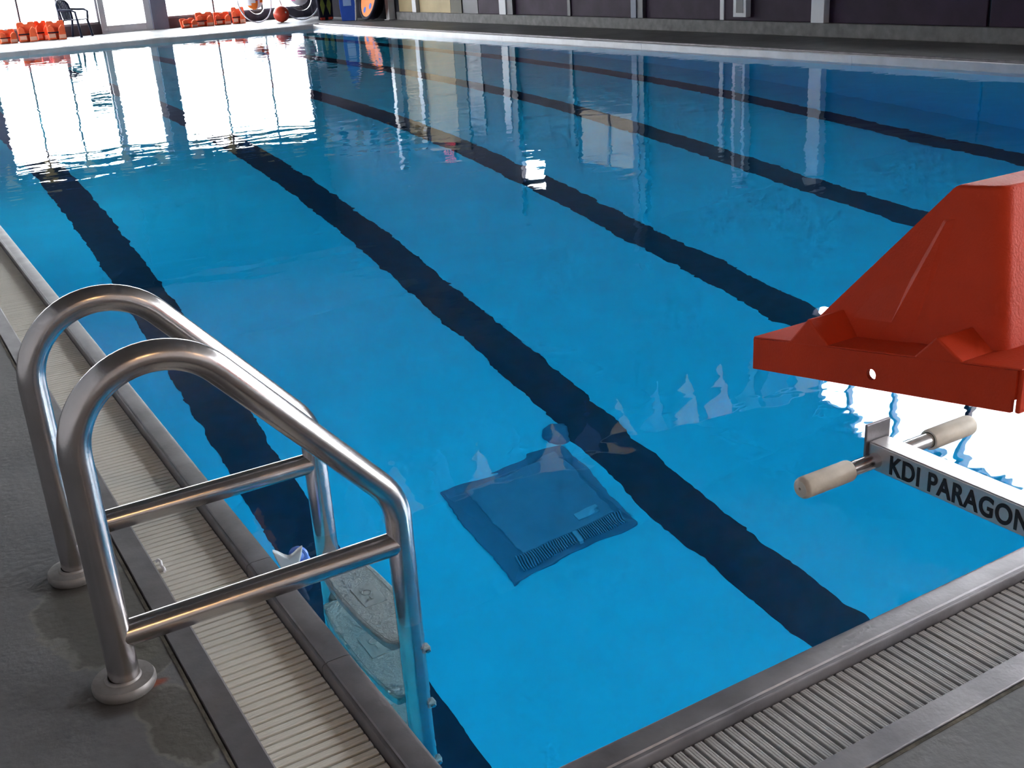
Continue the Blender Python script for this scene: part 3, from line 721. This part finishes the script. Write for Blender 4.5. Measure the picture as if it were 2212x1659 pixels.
mb = MB(); mb.prism([(DY0 + .006, dz + .012), (DY0 + .006, dz + .030), (DY0 + i_ - .012, dz + h_ + .014), (DY0 + i_ - .012, dz + .03)], 'x', (DX0 + DX1) / 2 + .018, (DX0 + DX1) / 2 + .042); mb.build('centre_strap', drain_light, dr)
mb = MB(); mb.box((DX1 - .30, DY0 + .17, dz + h_ + .011), (DX1 - .15, DY0 + .20, dz + h_ + .018)); mb.build('name_plate', drain_light, dr, bevel=.003)
rv = MB().lathe([(0, .05), (.03, .048), (.06, .04), (.08, .022), (.088, .0), (.088, -.02)], (2.635, 3.89, zfloor(3.89)), 24).build('relief_valve', drain_dark, None, smooth=True)
tag(rv, 'round dark valve dome on the pool floor beside the square drain', 'valve')

# ------------------------------------------------------------------ backstroke flags across the pool
def flag_line(y, zfun, label, x_first, step, dark):
    g = thing('flag_line', (XL, y, zfun(XL)), label, 'flags', 'pennant lines strung across the pool')
    xs = [XL + (XR - XL) * k / 40 for k in range(41)]
    MB().tube([(x, y, zfun(x)) for x in xs], .006, 6).build('cord', rope_m, g)
    k = 0; x = x_first
    while x < W + .4:
        z = zfun(x); wv = .025 * math.sin(k * 2.3)
        mm = (flag_y, flag_b)[k % 2]
        if k % 12 == dark: mm = flag_o
        if k % 12 == dark + 1: mm = flag_k
        mb = MB(); hw = .135
        top = [(x - hw, y, z), (x, y + wv, z), (x + hw, y, z)]; mid = [(x - hw * .55, y + wv, z - .19), (x + hw * .55, y - wv * .6, z - .19)]; tip = (x + .02 * math.sin(k), y + wv, z - .41)
        t_ = .0015; v0 = top + mid + [tip]; v = [(a, b - t_, c) for a, b, c in v0] + [(a, b + t_, c) for a, b, c in v0]
        fs = [(0, 1, 3), (1, 4, 3), (1, 2, 4), (3, 4, 5)]; rim = [0, 3, 5, 4, 2, 1]
        mb.add(v, [f[::-1] for f in fs] + [tuple(i + 6 for i in f) for f in fs] + [(rim[i], rim[(i + 1) % 6], rim[(i + 1) % 6] + 6, rim[i] + 6) for i in range(6)])
        mb.build('pennant', mm, g); x += step; k += 1
flag_line(5.0, lambda x: 2.10 + .004 * (x - 4) ** 2, 'pennant line reflected near the drain, strung across the near end of the pool', .08, .322, 3)
flag_line(20.0, lambda x: 1.80 + .014 * (x - 4.4) ** 2, 'pennant line reflected below the window reflections, strung across the far end', .26, .335, 2)

# ------------------------------------------------------------------ things by the windows
def stacking_chair(loc, rz):
    c = thing('plastic_chair', loc, 'dark navy plastic garden chair standing in front of the end window', 'chair', local=True, rz=rz)
    # local: chair faces +X, seat 0.43 high
    mb = MB(); mb.prism([(-.22, -.22), (.20, -.24), (.24, -.20), (.24, .20), (.20, .24), (-.22, .22)], 'z', .405, .43); mb.build('seat', navy_plastic, c, bevel=.01)
    for x, y in ((-.21, -.20), (-.21, .20), (.20, -.22), (.20, .22)):
        ox = -.09 if x < 0 else .05
        MB().tube([(x + ox, y * 1.12, 0), (x, y, .41)], .030, 8).build('leg', navy_plastic, c, smooth=True)
    pts = [(-.22, -.235, .40), (-.25, -.245, .62), (-.285, -.235, .78), (-.305, -.15, .865), (-.315, 0, .885), (-.305, .15, .865), (-.285, .235, .78), (-.25, .245, .62), (-.22, .235, .40)]
    b = MB().tube(pts, .034, 8).build('back_frame', navy_plastic, c, smooth=True)
    for k in range(6):
        y = -.165 + .066 * k; MB().tube([(-.215, y * .8, .43), (-.25, y * .9, .62), (-.305, y, .85)], .019, 6).build('back_slat', navy_plastic, b, smooth=True)
    for s_ in (-1, 1):
        MB().tube([(-.265, s_ * .245, .67), (-.10, s_ * .285, .655), (.12, s_ * .29, .645), (.21, s_ * .27, .60), (.205, s_ * .235, .41)], .028, 8).build('armrest', navy_plastic, c, smooth=True)
    return c
stacking_chair((4.80, 28.98, 0), -.75)
def vest(loc, rz, w, h, lean, label):
    g = thing('life_vest', loc, label, 'life vest', 'orange life vests piled under the end windows', local=True, rz=rz)
    R = Matrix.Rotation(lean, 4, 'X')
    # back panel with neck notch, standing on its lower edge, front panels folded forward
    mb = MB(); mb.prism([(-w / 2, 0), (w / 2, 0), (w / 2, h * .88), (w * .46, h), (w * .14, h * 1.0), (w * .09, h * .90), (-w * .09, h * .90), (-w * .14, h * 1.0), (-w * .46, h), (-w / 2, h * .88)], 'y', -.02, .05)
    mb.xf(R); mb.build('back_panel', orange_vest, g, bevel=.018, seg=2)
    for s_ in (-1, 1):
        mb = MB(); mb.prism([(s_ * w * .06, 0), (s_ * w * .48, 0), (s_ * w * .47, h * .66), (s_ * w * .30, h * .78), (s_ * w * .12, h * .60)], 'y', -.095, -.03)
        mb.xf(Matrix.Translation((0, -.02, 0)) @ Matrix.Rotation(lean * .3 + .12 * s_, 4, 'X')); fp = mb.build('front_panel', orange_vest, g, bevel=.015, seg=2)
        mb = MB(); mb.box((min(s_ * w * .08, s_ * w * .46), -.128, h * .08), (max(s_ * w * .08, s_ * w * .46), -.100, h * .28)); mb.xf(Matrix.Rotation(lean * .3 + .12 * s_, 4, 'X')); mb.build('foam_flap', vest_lining, fp, bevel=.006)
    mb = MB(); mb.box((-w * .5, -.112, h * .36), (w * .5, -.104, h * .42)); mb.build('strap', c_black, g)
    return g
vest((3.14, 28.80, 0), .12, .40, .34, -.22, 'low orange life vest at the left end of the heap, cut by the frame')
vest((3.60, 28.80, 0), -.06, .42, .46, -.08, 'tall orange life vest second from the left of the heap')
vest((3.96, 28.95, 0), .10, .28, .46, -.05, 'narrow orange life vest wedged between two others by the chair')
vest((4.25, 28.62, 0), -.10, .42, .45, -.20, 'orange life vest leaning beside the legs of the dark chair')
vest((7.56, 28.80, 0), .16, .40, .26, -.40, 'low orange life vest right after the blue-grey pillar')
vest((8.02, 28.92, 0), -.08, .44, .36, -.12, 'orange life vest second from the pillar under the end window')
vest((8.50, 28.95, 0), .05, .42, .33, -.10, 'orange life vest third from the pillar under the end window')
vest((8.92, 28.85, 0), -.20, .34, .42, -.06, 'tall tilted orange life vest beside the clear inflatable')
# red ball and inflatables
bl = thing('red_ball', (9.62, 27.45, 0), 'red ball on the far deck between the clear inflatables', 'ball', local=True)
mb = MB().sphere((0, 0, .205), .205, 24, 14).build('ball_skin', ball_red, bl, smooth=True)
MB().lathe([(0, .006), (.02, .004), (.024, -.004)], (0.06, -.195, .245), 12, (.3, -.95, .2)).build('valve', c_white, bl)
def inflatable(loc, r, label, cols, rz, tilt):
    g = thing('clear_inflatable', loc, label, 'inflatable', 'clear inflatable rings by the end window', local=True, rz=rz)
    ax = (math.sin(.25), -1, tilt)
    MB().torus((0, 0, r), r * .80, r * .20, ax, 44, 14).build('clear_tube', vinyl_clear, g, smooth=True)
    MB().torus((0, 0, r), r * .985, r * .030, ax, 44, 8).build('seam_rim', c_white, g, smooth=True)
    b = MB().sphere((0, .02, r * 1.02), r * .42, 24, 12); o = b.build('inner_ball', cols, g, smooth=True)
    for p_ in o.data.polygons: 
        a = math.atan2(p_.center.x, p_.center.z - r * 1.02); p_.material_index = int((a + PI) / (2 * PI) * 6) % len(cols)
    return g
inflatable((9.25, 28.35, 0), .55, 'clear inflatable ring with orange, pink and blue ball, behind the red ball', [c_orange, c_white, c_blue, c_pink], .1, .15)
inflatable((10.28, 27.75, 0), .60, 'large clear inflatable ring with a pink ball, right of the red ball', [c_white, c_pink, c_white], -.1, .12)
# floats leaning in the corner
g = thing('patterned_float', (10.50, 26.6, 0), 'dark pool float with yellow-green markings in the far corner', 'float', local=True, rz=.1)
mb = MB().prism([(-.20, 0), (.20, 0), (.22, .5), (.15, .95), (0, 1.1), (-.15, .95), (-.22, .5)], 'y', -.05, .05); mb.build('float_body', c_black, g, bevel=.04, seg=3)
for a in ([(-.10, .12), (-.02, .35), (-.10, .60), (-.15, .38)], [(.10, .12), (.02, .35), (.10, .60), (.15, .38)]): MB().prism(a, 'y', -.062, -.045).build('marking', c_green, g)
for x in (-.12, .10): MB().box((x - .06, -.065, .01), (x + .06, -.045, .07)).build('foot_pad', ball_red, g)
g = thing('blue_board', (10.58, 25.30, 0), 'blue swim board with a white edge leaning upright in the far corner', 'board', local=True, rz=-.55)
MB().prism([(-.17, 0), (.17, 0), (.20, .4), (.17, .9), (.08, 1.25), (0, 1.32), (-.08, 1.25), (-.17, .9), (-.20, .4)], 'y', -.03, .03).build('board_core', c_blue, g, bevel=.012)
MB().tube([(.17, 0, 0), (.205, 0, .4), (.175, 0, .9), (.085, 0, 1.26), (0, 0, 1.33)], .034, 8).build('white_edge', c_white, g, smooth=True)
MB().box((-.10, -.036, .35), (.10, -.028, .75)).build('pale_patch', mat('pale_blue_vinyl', (.30, .45, .75), .4, 0, .1, 5), g)
g = thing('ring_float', (10.66, 24.35, 0), 'orange disc float with blue spots and a dark rim leaning by the white post', 'float', local=True, rz=-1.66)
AX = (0.05, -1, .28); R_ = .52
MB().lathe([(0, .03), (.42, .03), (.47, .02), (.47, -.05), (0, -.05)], (0, .10, R_), 36, AX).build('disc', c_orange, g, smooth=True)
MB().torus((0, .10, R_), .475, .045, AX, 40, 10).build('dark_rim', c_black, g, smooth=True)
axv = Vector(AX).normalized(); u = axv.orthogonal().normalized(); w_ = axv.cross(u)
for a, rr in ((.4, .30), (1.6, .28), (2.9, .31), (4.1, .29), (5.3, .30)):
    c_ = Vector((0, .10, R_)) + (u * math.cos(a) + w_ * math.sin(a)) * rr; MB().lathe([(0, .036), (.07, .034), (.075, .02)], c_, 16, AX).build('blue_spot', c_blue, g)
g = thing('dark_tube_float', (11.02, 24.75, 0), 'dark inner tube standing behind the orange disc float', 'float', local=True, rz=-1.62)
MB().torus((0, 0, .48), .36, .12, (0.1, -1, .1), 36, 12).build('tube', c_black, g, smooth=True)
MB().lathe([(0, .012), (.012, .01), (.014, 0)], (0, -.12, .84), 10, (0, -1, .1)).build('valve', c_white, g)
g = thing('white_post', (11.12, 24.0, 0), 'slim white post standing at the end of the concrete ledge', 'post', local=True)
MB().box((-.085, -.09, 0), (.085, .09, 3.4)).build('shaft', mat('bright_white_paint', (.8, .8, .82), .5, 0, .05, 3), g, bevel=.012)
MB().box((-.12, -.125, 0), (.12, .125, .02)).build('foot_plate', white_paint, g, bevel=.004)
# dark notice on the glass, dark board high on the end wall, clock digits on the side wall
g = thing('notice_board', (5.17, YF + .02, 1.25), 'square dark notice hanging on the window beside the door', 'sign', local=True)
MB().box((-.25, -.02, 0), (.25, 0.02, .46)).build('board', sign_m, g, bevel=.006)
MB().box((-.27, -.025, .46), (.27, .025, .485)).build('top_bar', dark_paint, g)
g = thing('wall_board', (6.5, YF - .06, 4.35), 'large dark board high on the end wall, reflected as a dark rectangle', 'board', local=True)
MB().box((-.82, -.02, 0), (.82, .05, 2.1)).build('panel', score_m, g, bevel=.01)
fr = MB()
fr.box((-.87, -.03, -.05), (.87, .05, 0)); fr.box((-.87, -.03, 2.1), (.87, .05, 2.15)); fr.box((-.87, -.03, 0), (-.82, .05, 2.1)); fr.box((.82, -.03, 0), (.87, .05, 2.1)); fr.build('frame', dark_paint, g)
g = thing('digit_clock', (XR - .04, 21.6, 2.62), 'black wall clock with red digits on the right wall', 'clock', local=True, rz=-PI / 2)
MB().box((-.30, -.02, 0), (.30, .04, .34)).build('case', sign_m, g, bevel=.008)
for k, x in enumerate((-.2, -.07, .07, .2)):
    for a in ((-.04, .05, .04, .065), (-.04, .165, .04, .18), (-.04, .275, .04, .29), (.03, .05, .043, .29), (-.043, .165, -.03, .29)):
        MB().box((x + a[0], -.026, a[1]), (x + a[2], -.019, a[3])).build('digit_segment', led_red, g)
# shrub outside
g = thing('bare_shrub', (3.6, 35.5, -.05), 'hazy grey shrub outside the end window', 'shrub', local=True)
for k in range(26):
    a = random.random() * 2 * PI; r = .2 + random.random() * .7; h = .6 + random.random() * .9
    MB().tube([(0, 0, 0), (r * .4 * math.cos(a), r * .4 * math.sin(a), h * .6), (r * math.cos(a), r * math.sin(a), h)], .03, 5, taper=(1, .7, .2)).build('stem', shrub_m, g)

# ------------------------------------------------------------------ ceiling lamps over the near deck
def bay_lamp(loc, label):
    g = thing('bay_lamp', loc, label, 'lamp', 'high bay lamps over the near deck', local=True)
    MB().lathe([(.05, .34), (.09, .30), (.12, .16), (.24, .02), (.25, 0), (.235, 0), (.11, .15), (0, .17)], (0, 0, 0), 28).build('shade', lamp_white, g, smooth=True)
    MB().lathe([(0, .02), (.20, .02), (.21, .03), (0, .031)], (0, 0, 0), 28).build('glowing_lens', lamp_glow, g)
    MB().tube([(0, 0, .33), (0, 0, ZC - loc[2])], .012, 8).build('stem', dark_paint, g)
bay_lamp((.8, -7.4, 4.9), 'warm bay lamp over the near deck behind the ladder')
bay_lamp((6.2, -7.4, 4.9), 'warm bay lamp over the near deck beyond the starting block')
